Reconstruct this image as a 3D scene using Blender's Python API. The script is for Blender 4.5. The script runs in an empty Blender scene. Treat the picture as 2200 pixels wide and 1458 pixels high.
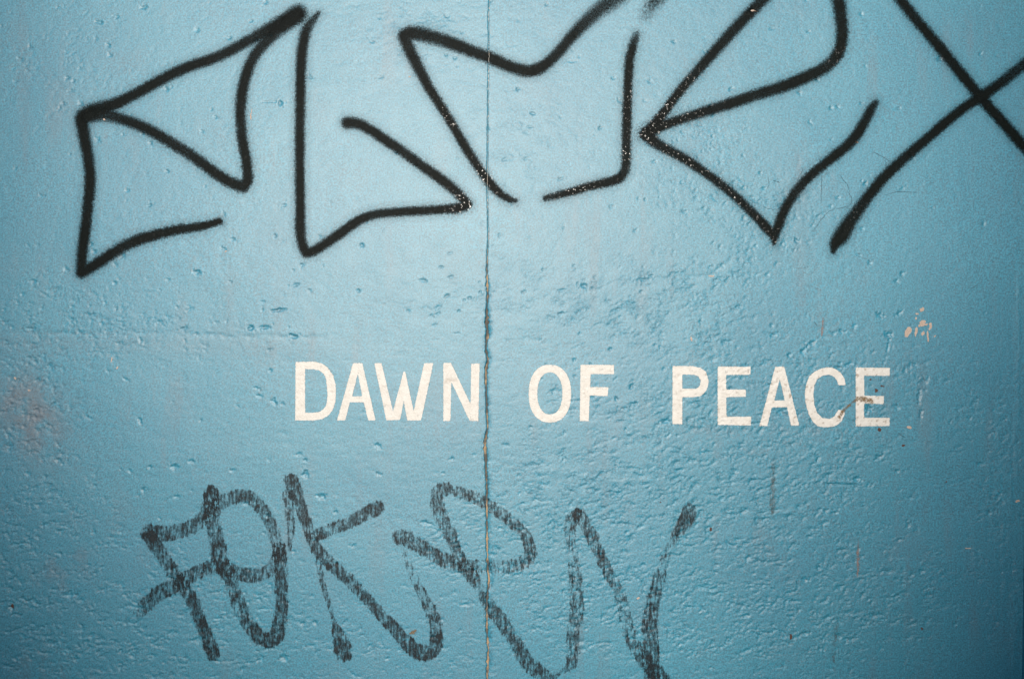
import bpy, math, random
import numpy as np
from mathutils import Vector

scene = bpy.context.scene
col = scene.collection

# ----------------------------------------------------------------------------
# camera, sky, sun, exposure
# ----------------------------------------------------------------------------
ZC = 1.50                       # height of the picture's middle on the wall (m)
CAM_D = 1.711                   # distance camera - wall
cam_data = bpy.data.cameras.new('camera')
cam = bpy.data.objects.new('camera', cam_data)
col.objects.link(cam)
cam.location = (0.0, -CAM_D, ZC - 0.24)
cam.rotation_euler = (math.radians(90), 0, 0)
cam_data.sensor_width = 36.0
cam_data.lens = 28.0
cam_data.shift_y = 0.24 / 2.2
cam_data.clip_end = 2000
scene.camera = cam

SUN_EL = math.radians(16.5)
SUN_AZ = math.radians(-4.0)     # from straight behind the camera, minus = from the left
S = Vector((math.sin(SUN_AZ) * math.cos(SUN_EL), -math.cos(SUN_AZ) * math.cos(SUN_EL), math.sin(SUN_EL)))
world = bpy.data.worlds.new('World')
scene.world = world
world.use_nodes = True
wn = world.node_tree.nodes
bg = wn['Background']
sky = wn.new('ShaderNodeTexSky')
sky.sky_type = 'NISHITA'
sky.sun_disc = False
sky.sun_elevation = SUN_EL
sky.ozone_density = 4.0
sky.sun_rotation = math.pi - SUN_AZ
world.node_tree.links.new(sky.outputs[0], bg.inputs[0])
bg.inputs[1].default_value = 0.15
sun_data = bpy.data.lights.new('sun', 'SUN')
sun_data.energy = 4.3
sun_data.angle = math.radians(10.0)
sun_data.color = (1.0, 0.905, 0.80)
sun = bpy.data.objects.new('sun', sun_data)
col.objects.link(sun)
sun.location = (0, -6, 6)
sun.rotation_euler = (-S).to_track_quat('-Z', 'Y').to_euler()
vs = scene.view_settings
vs.view_transform = 'Standard'
vs.look = 'None'
vs.exposure = 0.06
vs.gamma = 1.0
vs.use_curve_mapping = False

# ----------------------------------------------------------------------------
# helpers
# ----------------------------------------------------------------------------
rng = np.random.RandomState(7)
random.seed(7)
# wall survey: u, v in millimetres, u to the right, v downwards, (1100, 729) = middle of the wall section
def wx(u): return (np.asarray(u, float) - 1100.0) * 1e-3
def wz(v): return ZC + (729.0 - np.asarray(v, float)) * 1e-3

_perm = rng.permutation(4096)
_ang = rng.rand(4096) * 2 * math.pi
_gx, _gy = np.cos(_ang), np.sin(_ang)
def perlin(x, y, seed=0):
    xi = np.floor(x).astype(np.int64); yi = np.floor(y).astype(np.int64)
    fx = x - xi; fy = y - yi
    ux = fx * fx * fx * (fx * (fx * 6 - 15) + 10)
    uy = fy * fy * fy * (fy * (fy * 6 - 15) + 10)
    def g(ix, iy, dx, dy):
        h = _perm[(_perm[(ix + seed * 131) & 4095] + iy) & 4095]
        return _gx[h] * dx + _gy[h] * dy
    a = g(xi, yi, fx, fy); b = g(xi + 1, yi, fx - 1, fy)
    c = g(xi, yi + 1, fx, fy - 1); d = g(xi + 1, yi + 1, fx - 1, fy - 1)
    return ((a + (b - a) * ux) * (1 - uy) + (c + (d - c) * ux) * uy) * 1.5
def fbm(x, y, o=3, seed=0):
    s = 0; a = 1.0; t = 0
    for k in range(o):
        s = s + a * perlin(x * 2 ** k, y * 2 ** k, seed + k * 17); t += a; a *= 0.5
    return s / t
def smooth(a, b, x):
    t = np.clip((x - a) / (b - a), 0, 1)
    return t * t * (3 - 2 * t)

def quad_mesh(name, co, quads, attrs=None):
    me = bpy.data.meshes.new(name)
    n, f = len(co), len(quads)
    me.vertices.add(n); me.vertices.foreach_set('co', np.ascontiguousarray(co, np.float32).ravel())
    me.loops.add(f * 4); me.loops.foreach_set('vertex_index', np.ascontiguousarray(quads, np.int32).ravel())
    me.polygons.add(f); me.polygons.foreach_set('loop_start', np.arange(0, f * 4, 4, dtype=np.int32))
    me.update(calc_edges=True)
    for k, a in (attrs or {}).items():
        at = me.attributes.new(k, 'FLOAT', 'POINT')
        at.data.foreach_set('value', np.ascontiguousarray(a, np.float32).ravel())
    me.shade_smooth()
    return me
def add(name, me, mat, parent=None):
    o = bpy.data.objects.new(name, me)
    col.objects.link(o)
    if mat is not None: me.materials.append(mat)
    o.parent = parent
    return o
def thing(name, label, cat, loc=(0, 0, 0), group=None):
    o = bpy.data.objects.new(name, None)
    o.empty_display_size = 0.1
    col.objects.link(o)
    o.location = loc
    o['label'] = label; o['category'] = cat; o['kind'] = 'thing'
    if group: o['group'] = group
    return o
def box_mesh(name, x0, x1, y0, y1, z0, z1, bevel=0.0):
    import bmesh
    bm = bmesh.new()
    bmesh.ops.create_cube(bm, size=1)
    for v in bm.verts:
        v.co = Vector(((x0 + x1) / 2 + v.co.x * (x1 - x0), (y0 + y1) / 2 + v.co.y * (y1 - y0), (z0 + z1) / 2 + v.co.z * (z1 - z0)))
    if bevel:
        bmesh.ops.bevel(bm, geom=bm.edges[:], offset=bevel, segments=3, affect='EDGES', profile=0.5)
    me = bpy.data.meshes.new(name); bm.to_mesh(me); bm.free()
    return me

# node helper
class NT:
    def __init__(self, name):
        self.m = bpy.data.materials.new(name); self.m.use_nodes = True
        self.t = self.m.node_tree; self.n = self.t.nodes; self.l = self.t.links
        self.p = self.n['Principled BSDF']; self.out = self.n['Material Output']
    def new(self, typ, **kw):
        o = self.n.new(typ)
        for k, v in kw.items(): setattr(o, k, v)
        return o
    def put(self, sock, v):
        if hasattr(v, 'is_output') or isinstance(v, bpy.types.NodeSocket): self.l.new(v, sock)
        else: sock.default_value = v
    def math(self, op, a, b=0.0, c=None, clamp=False):
        o = self.new('ShaderNodeMath', operation=op, use_clamp=clamp)
        self.put(o.inputs[0], a); self.put(o.inputs[1], b)
        if c is not None: self.put(o.inputs[2], c)
        return o.outputs[0]
    def attr(self, name):
        o = self.new('ShaderNodeAttribute'); o.attribute_name = name
        return o.outputs['Fac']
    def pos(self, scale=(1, 1, 1)):
        g = self.new('ShaderNodeTexCoord')
        mp = self.new('ShaderNodeMapping'); mp.inputs['Scale'].default_value = scale
        self.l.new(g.outputs['Object'], mp.inputs['Vector'])
        return mp.outputs[0]
    def noise(self, vec, scale, detail=2.0, rough=0.5, out=0):
        o = self.new('ShaderNodeTexNoise')
        self.l.new(vec, o.inputs['Vector'])
        o.inputs['Scale'].default_value = scale; o.inputs['Detail'].default_value = detail
        o.inputs['Roughness'].default_value = rough
        return o.outputs[out]
    def ramp(self, v, a, b, lo=0.0, hi=1.0, kind='SMOOTHSTEP'):
        o = self.new('ShaderNodeMapRange', interpolation_type=kind)
        self.put(o.inputs['Value'], v)
        o.inputs['From Min'].default_value = a; o.inputs['From Max'].default_value = b
        o.inputs['To Min'].default_value = lo; o.inputs['To Max'].default_value = hi
        return o.outputs[0]
    def mix(self, f, a, b):
        o = self.new('ShaderNodeMix', data_type='RGBA')
        self.put(o.inputs[0], f)
        self.put(o.inputs[6], a if not isinstance(a, tuple) else (*a, 1)); self.put(o.inputs[7], b if not isinstance(b, tuple) else (*b, 1))
        return o.outputs[2]
    def bump(self, h, strength, dist):
        o = self.new('ShaderNodeBump')
        self.l.new(h, o.inputs['Height'])
        o.inputs['Strength'].default_value = strength; o.inputs['Distance'].default_value = dist
        self.l.new(o.outputs[0], self.p.inputs['Normal'])
    def film(self, alpha):
        tr = self.new('ShaderNodeBsdfTransparent'); mx = self.new('ShaderNodeMixShader')
        self.put(mx.inputs[0], alpha)
        self.l.new(tr.outputs[0], mx.inputs[1]); self.l.new(self.p.outputs[0], mx.inputs[2])
        self.l.new(mx.outputs[0], self.out.inputs['Surface'])

# ----------------------------------------------------------------------------
# materials
# ----------------------------------------------------------------------------
BLUE = (0.021, 0.192, 0.284)
def mat_wall():
    t = NT('blue_wall_paint')
    p = t.pos()
    blotch = t.noise(p, 3.2, 4, 0.55)
    c = t.mix(t.ramp(blotch, 0.3, 0.7), (BLUE[0] * 0.94, BLUE[1] * 0.96, BLUE[2] * 0.97), (BLUE[0] * 1.10, BLUE[1] * 1.04, BLUE[2] * 1.02))
    speck = t.noise(p, 290, 2, 0.75)
    hsv = t.new('ShaderNodeHueSaturation'); t.l.new(c, hsv.inputs['Color']); t.l.new(t.ramp(speck, 0.36, 0.64, 0.62, 1.38, 'LINEAR'), hsv.inputs['Value']); c = hsv.outputs[0]
    c = t.mix(t.attr('dirt'), c, t.mix(t.ramp(t.noise(p, 90, 3, 0.7), 0.35, 0.65), (0.085, 0.10, 0.13), (0.135, 0.118, 0.125)))
    t.l.new(c, t.p.inputs['Base Color'])
    t.l.new(t.ramp(t.noise(p, 22, 4, 0.6), 0.3, 0.7, 0.495, 0.51), t.p.inputs['Roughness'])
    t.p.inputs['Specular IOR Level'].default_value = 0.95
    fine = t.math('MULTIPLY', t.noise(p, 300, 4, 0.75), 0.45)
    crumb = t.math('MULTIPLY', t.math('SUBTRACT', t.ramp(t.noise(t.pos((1, 1, 1.35)), 120, 5, 0.72), 0.36, 0.6), 1.0), t.math('MULTIPLY', t.attr('rough'), 0.55))
    t.bump(t.math('ADD', fine, crumb), 0.5, 0.0010)
    return t.m
def mat_letter():
    t = NT('cream_lettering_paint')
    p = t.pos()
    c = t.mix(t.ramp(t.noise(p, 60, 4, 0.7), 0.35, 0.75), (0.69, 0.68, 0.64), (0.60, 0.58, 0.53))
    c = t.mix(t.attr('dirt'), c, (0.16, 0.09, 0.035))
    t.l.new(c, t.p.inputs['Base Color'])
    t.p.inputs['Roughness'].default_value = 0.5
    t.bump(t.math('ADD', t.noise(p, 330, 3, 0.65), t.ramp(t.noise(p, 120, 5, 0.72), 0.36, 0.6)), 0.5, 0.0009)
    edge = t.math('ADD', t.attr('sdf'), t.math('MULTIPLY', t.math('SUBTRACT', t.noise(p, 260, 2, 0.6), 0.5), 0.0034))
    thin = t.ramp(t.noise(p, 75, 5, 0.75), 0.56, 0.72, 0.98, 0.55)
    t.film(t.math('MULTIPLY', t.ramp(edge, 0.0007, -0.0007), thin))
    return t.m
def mat_spray():
    t = NT('black_spray_paint')
    p = t.pos()
    t.p.inputs['Base Color'].default_value = (0.004, 0.0065, 0.006, 1)
    drop = t.math('MULTIPLY', t.ramp(t.noise(p, 170, 2, 0.6), 0.59, 0.68), t.attr('dirt'))  # the dirt attribute holds the mask of the hand-set glint spots here
    t.l.new(t.math('MULTIPLY_ADD', drop, -0.26, 0.52), t.p.inputs['Roughness'])
    t.l.new(t.math('MULTIPLY_ADD', drop, 0.9, 0.05), t.p.inputs['Specular IOR Level'])
    t.bump(t.noise(p, 260, 3, 0.7), 0.5, 0.0009)
    cov = t.attr('cov')
    grain = t.math('SUBTRACT', t.noise(p, 360, 3, 0.85), 0.5)
    band = t.math('MULTIPLY', t.math('MULTIPLY', cov, t.math('SUBTRACT', 1.0, cov)), 10.0)
    a = t.math('ADD', cov, t.math('MULTIPLY', grain, band))
    t.film(t.ramp(a, 0.01, 0.95, 0.0, 0.985, 'LINEAR'))
    return t.m
def mat_streak():
    t = NT('dry_black_marker_paint')
    t.p.inputs['Base Color'].default_value = (0.007, 0.015, 0.020, 1)
    t.p.inputs['Roughness'].default_value = 0.5
    p1 = t.pos((180, 1, 46)); p2 = t.pos((420, 1, 130)); p3 = t.pos((55, 1, 40)); p = t.pos()
    n = t.math('ADD', t.math('MULTIPLY', t.noise(p1, 1.0, 2, 0.6), 0.55), t.math('MULTIPLY', t.noise(p2, 1.0, 3, 0.75), 0.45))
    n = t.math('ADD', n, t.math('MULTIPLY', t.math('SUBTRACT', t.noise(p3, 1.0, 2, 0.5), 0.5), 0.30))
    n = t.math('ADD', n, t.math('MULTIPLY', t.math('SUBTRACT', t.noise(p, 110, 4, 0.7), 0.5), 0.3))
    cov = t.attr('cov'); dens = t.attr('dirt')
    edge = t.ramp(t.math('ADD', cov, t.math('MULTIPLY', t.math('SUBTRACT', n, 0.5), 2.2)), 0.12, 0.75)
    a = t.math('ADD', t.math('MULTIPLY_ADD', dens, 1.3, -0.42), t.math('MULTIPLY', t.math('SUBTRACT', n, 0.5), 4.5), clamp=True)
    t.p.inputs['Specular IOR Level'].default_value = 0.25
    t.bump(t.noise(p, 300, 4, 0.75), 0.5, 0.0012)
    t.film(t.math('MULTIPLY', t.math('MULTIPLY', a, edge), 0.93))
    return t.m
def mat_plain(name, ca, cb, scale=300, rough=0.8, bump=0.4, dist=0.002):
    t = NT(name)
    p = t.pos()
    t.l.new(t.mix(t.ramp(t.noise(p, scale, 4, 0.65), 0.35, 0.65), ca, cb), t.p.inputs['Base Color'])
    t.p.inputs['Roughness'].default_value = rough
    t.bump(t.noise(p, scale * 1.3, 4, 0.7), bump, dist)
    return t.m
def mat_stain(name, c1, c2, amount, zs=0.45):
    t = NT(name)
    p = t.pos()
    t.l.new(t.mix(t.noise(p, 300, 3, 0.6), c1, c2), t.p.inputs['Base Color'])
    t.p.inputs['Roughness'].default_value = 0.75
    a = t.math('ADD', t.attr('cov'), t.math('MULTIPLY', t.math('SUBTRACT', t.noise(t.pos((1, 1, zs)), 150, 6, 0.8), 0.5), 1.9))
    t.film(t.math('MULTIPLY', t.ramp(a, 0.25, 0.75), amount))
    return t.m
M_WALL = mat_wall(); M_LETTER = mat_letter(); M_SPRAY = mat_spray(); M_STREAK = mat_streak()
def mat_mortar():
    t = NT('sandy_joint_mortar')
    p = t.pos((1, 1, 0.6))
    c = t.mix(t.ramp(t.noise(p, 42, 4, 0.65), 0.46, 0.62), (0.08, 0.078, 0.07), (0.36, 0.25, 0.15))
    c = t.mix(t.attr('painted'), c, t.mix(t.ramp(t.noise(p, 60, 3, 0.6), 0.4, 0.6), (0.30, 0.42, 0.46), (0.58, 0.50, 0.42)))
    t.l.new(c, t.p.inputs['Base Color']); t.p.inputs['Roughness'].default_value = 0.8
    t.bump(t.noise(p, 300, 4, 0.7), 0.5, 0.001)
    return t.m
M_FILL = mat_mortar()
M_CORE = mat_plain('grey_concrete', (0.24, 0.235, 0.22), (0.34, 0.33, 0.31), 30, 0.9)
M_CHIP = mat_plain('bare_plaster', (0.40, 0.30, 0.24), (0.52, 0.43, 0.36), 500, 0.9)
M_CRACK = mat_plain('crack_grime', (0.03, 0.07, 0.09), (0.06, 0.13, 0.17), 500, 0.9)
M_SPOT = mat_plain('dark_brown_fleck', (0.05, 0.025, 0.02), (0.10, 0.05, 0.035), 500, 0.8)
M_RUST = mat_stain('rust_stain', (0.12, 0.065, 0.02), (0.24, 0.16, 0.07), 0.85, 1.0)
M_PINK = mat_stain('scraped_undercoat', (0.24, 0.20, 0.19), (0.32, 0.20, 0.16), 0.75)
M_GRIME = mat_stain('drip_grime', (0.06, 0.06, 0.05), (0.12, 0.10, 0.07), 0.55)
M_PAVE = mat_plain('pavement_asphalt', (0.045, 0.045, 0.046), (0.065, 0.064, 0.062), 180, 0.9)

# ----------------------------------------------------------------------------
# the ground
# ----------------------------------------------------------------------------
pv = add('pavement', quad_mesh('pavement', np.array([(-300, -300, 0), (300, -300, 0), (300, 300, 0), (-300, 300, 0)]), [(0, 1, 2, 3)]), M_PAVE)
pv['kind'] = 'structure'

# unseen blocks added behind the camera to shape a sun pool with dark corners
M_OPP = mat_plain('sun_block_grey', (0.22, 0.215, 0.20), (0.30, 0.29, 0.27), 6, 0.9)
opp = bpy.data.objects.new('added_sun_blocks', None); col.objects.link(opp); opp.location = (-0.34, -5.5, 0); opp['kind'] = 'structure'
add('sun_block_low', box_mesh('sun_block_low', -1.6, 1.5, -0.2, -0.02, 0, 2.00, 0.02), M_OPP, opp)
add('sun_block_corner', box_mesh('sun_block_corner', -1.50, -0.80, -0.3, 0.02, 0, 2.64, 0.02), M_OPP, opp)  # added to shade the lower left of the wall
add('sun_block_corner', box_mesh('sun_block_corner', 0.70, 1.44, -0.3, 0.02, 0, 2.88, 0.02), M_OPP, opp)  # added to shade the lower right
add('sun_block_side', box_mesh('sun_block_side', -8.0, -1.35, -0.5, 0.0, 0, 6.2, 0.03), M_OPP, opp)
add('sun_block_side', box_mesh('sun_block_side', 1.16, 8.0, -0.5, 0.0, 0, 6.2, 0.03), M_OPP, opp)

# ----------------------------------------------------------------------------
# the wall: two cast panels with a vertical joint between them
# ----------------------------------------------------------------------------
U_L, U_R, V_T, V_B = -3100.0, 1105.0 + 1100, -900.0, 2229.0
def axis(lo, hi, a, b, fine, mid, margin, coarse):
    s = list(np.arange(a, b + 0.01, fine))
    x = a
    left = []
    while x > lo:
        x -= mid if a - x < margin else coarse
        left.append(max(x, lo))
    x = s[-1]; right = []
    while x < hi:
        x += mid if x - b < margin else coarse
        right.append(min(x, hi))
    return np.array(left[::-1] + s + right)
VV = axis(V_T, V_B, -4, 1462, 2.1, 5.0, 300, 30)
UJ = 1047.0
UL = axis(U_L, UJ - 0.001, -4, UJ - 1.0, 2.1, 5.0, 300, 30)
UL = UL[UL <= UJ - 0.5]; UL = np.append(UL[UL < UJ - 2.0], UJ)
UR = np.concatenate([np.arange(UJ, 2204, 2.1), np.arange(2210, 2700, 30)])

jv = np.array([-900, 0, 37, 115, 202, 245, 317, 400, 472, 509, 538, 579, 630, 674, 717, 749, 772, 795, 832, 884, 916, 950, 975, 1005, 1048, 1091, 1135, 1178, 1219, 1247, 1291, 1357, 1391, 1443, 2229])
ju = np.array([1052, 1052, 1050, 1050.6, 1049, 1049, 1047.7, 1047, 1049, 1049.7, 1047.7, 1046, 1047.7, 1045.7, 1047, 1044, 1047.7, 1044, 1044, 1046, 1047.7, 1041.5, 1043, 1044, 1046, 1046, 1046, 1047, 1047.7, 1050.6, 1046, 1046, 1049, 1047, 1046])
gv = np.array([-900, 0, 60, 110, 190, 210, 300, 330, 420, 520, 535, 600, 660, 680, 715, 740, 760, 790, 810, 880, 920, 945, 975, 1010, 1100, 1180, 1300, 1400, 2229])
gw = np.array([1.2, 1.1, 0.8, 0.7, 1.1, 0.5, 0.5, 0.9, 1.2, 1.2, 1.5, 1.7, 1.6, 3.0, 2.8, 1.6, 2.2, 2.4, 1.8, 1.6, 1.4, 2.6, 2.6, 1.9, 1.7, 1.8, 1.9, 1.9, 1.9])
Jv = np.interp(VV, jv, ju) + 0.8 * perlin(VV / 9.0, VV * 0 + 3.3) + 0.6 * perlin(VV / 4.0, VV * 0 + 7.7)
Gv = np.clip(np.interp(VV, gv, gw) * (0.34 + 0.8 * smooth(520, 640, VV)) * (1 + 0.8 * perlin(VV / 8.0, VV * 0 + 11.1) + 0.5 * perlin(VV / 23.0, VV * 0 + 13.1)), 0.35, 6)

# areas where the render is rough (u, v, ru, rv, amount)
ROUGH = [(1330, 660, 190, 70, .55), (1500, 600, 150, 50, .35), (1540, 760, 170, 110, .5), (1700, 880, 200, 90, .75), (1520, 890, 160, 60, .7), (1280, 880, 150, 60, .35),
         (1380, 1060, 230, 90, 1.1), (1240, 1150, 150, 120, .8), (1620, 1080, 160, 130, .9), (1790, 1010, 120, 60, .7), (1260, 1320, 160, 90, .9), (1500, 1300, 170, 130, .7), (1720, 1350, 200, 110, 1.0),
         (1880, 1250, 160, 120, .6), (60, 760, 90, 90, .7), (40, 930, 110, 110, .9), (80, 1120, 140, 110, .7), (60, 1300, 180, 120, .9), (250, 1400, 260, 80, 1.0), (180, 640, 130, 70, .35), (300, 720, 160, 60, .4),
         (1100, 600, 60, 60, .25), (960, 650, 80, 50, .12), (1000, 1190, 90, 70, .5), (1900, 790, 130, 70, .35), (2130, 930, 80, 90, .45), (2140, 1150, 60, 200, .5), (1560, 420, 110, 70, .45), (1500, 300, 90, 60, .35),
         (1700, 460, 120, 70, .3), (1630, 540, 60, 50, .5), (420, 1250, 200, 120, .3), (930, 60, 120, 60, .35), (1120, 300, 110, 110, .2), (100, 130, 140, 130, .22), (620, 1340, 200, 90, .3), (900, 1420, 150, 60, .35)]
PITS = [(308, 17, 8, 5, 10, 1.3), (215, 49, 10, 4, 5, 1.2), (232, 98, 6, 4, 30, 1.1), (236, 119, 6, 4, 20, .9), (145, 167, 5, 4, 0, 1.2), (152, 195, 5, 4, 40, 1.0), (172, 147, 4, 4, 0, .8), (491, 82, 7, 4, 30, 1.0), (357, 192, 6, 6, 0, .9), (323, 309, 4, 6, 20, 1.0),
        (602, 222, 7, 7, 0, 1.5), (578, 219, 24, 2, 1, .7), (454, 235, 4, 4, 0, .8), (434, 283, 5, 4, 0, .7), (272, 410, 5, 4, 10, .9), (88, 421, 7, 3, 10, .7), (323, 441, 7, 4, -20, .9), (481, 461, 4, 6, 0, .9),
        (202, 541, 5, 6, 0, 1.1), (262, 551, 4, 8, 20, .9), (141, 578, 6, 6, 0, .9), (72, 605, 9, 6, 0, 1.1), (425, 585, 9, 6, 5, 1.6), (501, 514, 7, 4, 20, .9), (481, 535, 8, 3, 30, .8), (634, 613, 10, 4, -20, 1.1), (565, 649, 8, 3, -10, .7), (599, 666, 18, 4, -5, 1.5), (538, 706, 7, 6, 0, 2.0), (568, 704, 14, 4, 0, 1.5), (632, 723, 11, 5, 0, 1.7), (393, 706, 10, 4, -15, 1.1), (578, 753, 6, 4, -20, .8), (582, 797, 5, 4, -20, 1.1), (551, 834, 6, 3, 30, .9), (558, 851, 7, 4, 30, 1.0), (590, 864, 4, 10, -30, 1.4), (232, 797, 6, 3, 30, .8), (269, 814, 9, 3, 30, .9), (301, 904, 4, 6, 0, 1.5), (247, 608, 4, 5, 0, 1.0),
        (777, 528, 9, 4, 30, 1.2), (770, 625, 6, 4, -30, 1.2), (908, 603, 12, 4, 8, 1.1), (932, 699, 6, 3, 0, .8), (965, 546, 5, 5, 0, .8), (1255, 615, 12, 6, 20, 1.6), (1382, 600, 16, 4, -5, 1.4), (1073, 507, 4, 4, 0, .8), (1356, 830, 4, 10, 15, 1.8), (1325, 857, 4, 5, 15, 1.5), (1364, 867, 5, 5, 0, 1.4), (1191, 840, 10, 6, -10, 1.1), (1234, 773, 4, 5, 0, 1.2), (1312, 750, 5, 5, 0, 1.2), (1430, 904, 12, 6, -15, 1.7), (811, 958, 10, 5, 25, 1.1), (1426, 793, 6, 4, -20, 1.0), (1227, 862, 4, 4, 0, 1.2),
        (1711, 516, 5, 6, 0, 1.6), (1680, 526, 6, 4, -30, 1.1), (1870, 565, 5, 5, 0, 1.0), (1847, 548, 6, 3, 0, .8), (1938, 588, 7, 4, -30, 1.3), (1588, 659, 7, 4, -20, 1.2), (1662, 721, 9, 4, 0, 1.3), (1890, 677, 7, 7, 20, 1.7), (1907, 719, 9, 7, 0, 2.2), (1931, 674, 9, 4, -20, 1.5), (1944, 797, 7, 5, 20, 1.2), (1985, 820, 12, 9, 10, 1.2), (1975, 854, 4, 20, 3, 1.3), (1978, 891, 4, 13, 5, 1.5), (1926, 874, 10, 6, 25, 1.1), (1865, 877, 8, 11, 20, 1.9), (1746, 736, 10, 4, -20, 1.6), (1726, 753, 8, 5, -30, 1.6), (1695, 763, 7, 5, 0, 1.4), (1837, 699, 4, 5, 0, 1.3), (1808, 712, 8, 4, 20, 1.2), (1908, 745, 2.5, 16, 8, 1.2), (1790, 716, 5, 4, 0, 1.2), (1800, 790, 9, 4, 0, 1.5), (1825, 783, 9, 4, -20, 1.4),
        (375, 1003, 10, 5, 5, 1.8), (323, 1003, 6, 4, -20, 1.1), (279, 1012, 6, 4, 30, .9), (308, 1052, 5, 6, 0, 1.3), (380, 1066, 9, 4, 0, 1.3), (124, 988, 8, 5, 20, 1.2), (656, 1018, 7, 8, 20, 1.9), (656, 988, 5, 4, -20, 1.2), (691, 1066, 9, 6, 10, 1.6), (721, 1099, 5, 5, 0, 1.3), (471, 1328, 10, 3, -5, 1.0), (649, 1338, 6, 4, 0, 1.2), (678, 1338, 6, 4, 0, 1.2), (558, 1417, 9, 3, -25, 1.4), (609, 1412, 9, 8, 20, 1.6), (25, 1304, 5, 6, 0, 3.0), (151, 1277, 5, 6, 0, 1.6), (269, 1277, 8, 3, 0, 1.0), (323, 1367, 14, 3, 0, 1.0), (520, 1436, 4, 6, 20, 1.3),
        (913, 1123, 10, 5, 10, 1.2), (972, 985, 6, 5, 0, 1.0), (811, 1018, 6, 4, 30, .9), (999, 1298, 15, 3, -8, 1.1), (950, 1330, 5, 4, 0, .9),
        (1756, 988, 3.5, 8, 20, 1.8), (1632, 1052, 8, 3.5, -35, 1.6), (1889, 981, 10, 5, -25, 1.8), (1928, 1012, 7, 4, 20, 1.8), (1840, 1029, 10, 6, 0, 2.0), (1796, 1040, 52, 3, 2, 1.2), (1773, 1096, 5, 5, 20, 1.5), (1793, 1101, 12, 3, 0, 1.4), (1951, 1126, 4, 8, -20, 1.5), (1931, 1160, 9, 4, -25, 1.4), (1759, 1219, 4, 5, 0, 2.4), (1729, 1245, 11, 4, 5, 1.7), (1608, 1197, 8, 5, -25, 1.6), (1709, 1291, 12, 3, 0, 1.4), (1672, 1284, 4, 5, 0, 1.4), (1601, 1323, 12, 4, -10, 1.7), (1729, 1360, 11, 5, 0, 1.9), (1981, 1227, 9, 4, -25, 1.6), (1957, 1234, 4, 7, 20, 1.3), (1810, 1180, 14, 2.5, -3, 1.3), (1749, 1290, 5, 3, -20, 1.2), (2150, 1060, 6, 3, 10, 1.4), (1640, 980, 7, 3, -20, 1.2),
        (1740, 385, 5, 5, 0, .9), (1737, 68, 6, 3, 0, .7), (1660, 62, 9, 2.5, -5, .7), (1858, 395, 5, 5, 0, 1.5), (1800, 425, 6, 4, 0, .9), (1930, 233, 7, 3, -15, .7), (1800, 230, 5, 4, -20, .7), (1756, 172, 6, 4, 20, .9), (1615, 22, 7, 5, 0, 1.6), (1940, 405, 9, 4, -20, .8), (1290, 275, 10, 4, -25, .8), (1205, 385, 10, 4, -20, .7), (1228, 132, 12, 3, 0, .7), (820, 165, 9, 4, -20, .7), (800, 90, 6, 4, 0, .8), (1240, 62, 5, 4, 0, .7), (1470, 455, 6, 4, -20, .9)]
for k in range(800):
    if rng.rand() < 0.55:
        r = ROUGH[rng.randint(len(ROUGH))]
        u, v = r[0] + rng.randn() * r[2] * .7, r[1] + rng.randn() * r[3] * .7
    else:
        u, v = rng.uniform(-150, 2200), rng.uniform(-200, 1650)
    s = rng.uniform(1.4, 4.2) ** 1.0 * (1.3 if rng.rand() < .2 else 1)
    PITS.append((u, v, s * rng.uniform(.9, 2.0), s, rng.uniform(-40, 40), rng.uniform(.35, 1.15)))
GROOVES = [([(0, 712), (150, 716), (330, 716), (520, 722), (720, 724)], 5, .8), ([(215, 697), (250, 688), (300, 679)], 4, -.7), ([(120, 700), (190, 680), (260, 690)], 5, .4), ([(1480, 560), (1560, 585), (1640, 590)], 4, .6),
           ([(1400, 600), (1470, 600), (1530, 590), (1570, 560), (1620, 540)], 5, .8), ([(1730, 1040), (1790, 1030), (1850, 1035)], 5, -.6), ([(1700, 1000), (1760, 960), (1840, 945)], 5, -.5), ([(1000, 610), (1035, 640), (1046, 634)], 6, .7), ([(960, 660), (1010, 640), (1046, 625)], 7, -.6),
           ([(2178, 1250), (2184, 1330), (2180, 1457)], 6, -1.0), ([(2160, 1220), (2158, 1290)], 4, -.8), ([(2188, 560), (2190, 800), (2186, 960)], 5, -.5), ([(150, 215), (110, 160), (60, 150)], 6, .4), ([(1600, 1120), (1680, 1100), (1760, 1090)], 5, -.7), ([(1100, 1010), (1230, 1015), (1330, 1035), (1420, 1030)], 6, -.6), ([(1180, 1220), (1160, 1226), (1080, 1228)], 5, -.7)]

def seg_dist(U, V, pts):
    """distance to a polyline and the position along it (0 .. n-1)"""
    best = np.full(U.shape, 1e9); par = np.zeros(U.shape)
    for i in range(len(pts) - 1):
        (x0, y0), (x1, y1) = pts[i], pts[i + 1]
        dx, dy = x1 - x0, y1 - y0
        L = dx * dx + dy * dy + 1e-9
        t = np.clip(((U - x0) * dx + (V - y0) * dy) / L, 0, 1)
        d = np.hypot(U - x0 - t * dx, V - y0 - t * dy)
        m = d < best
        best = np.where(m, d, best); par = np.where(m, i + t, par)
    return best, par

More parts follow.
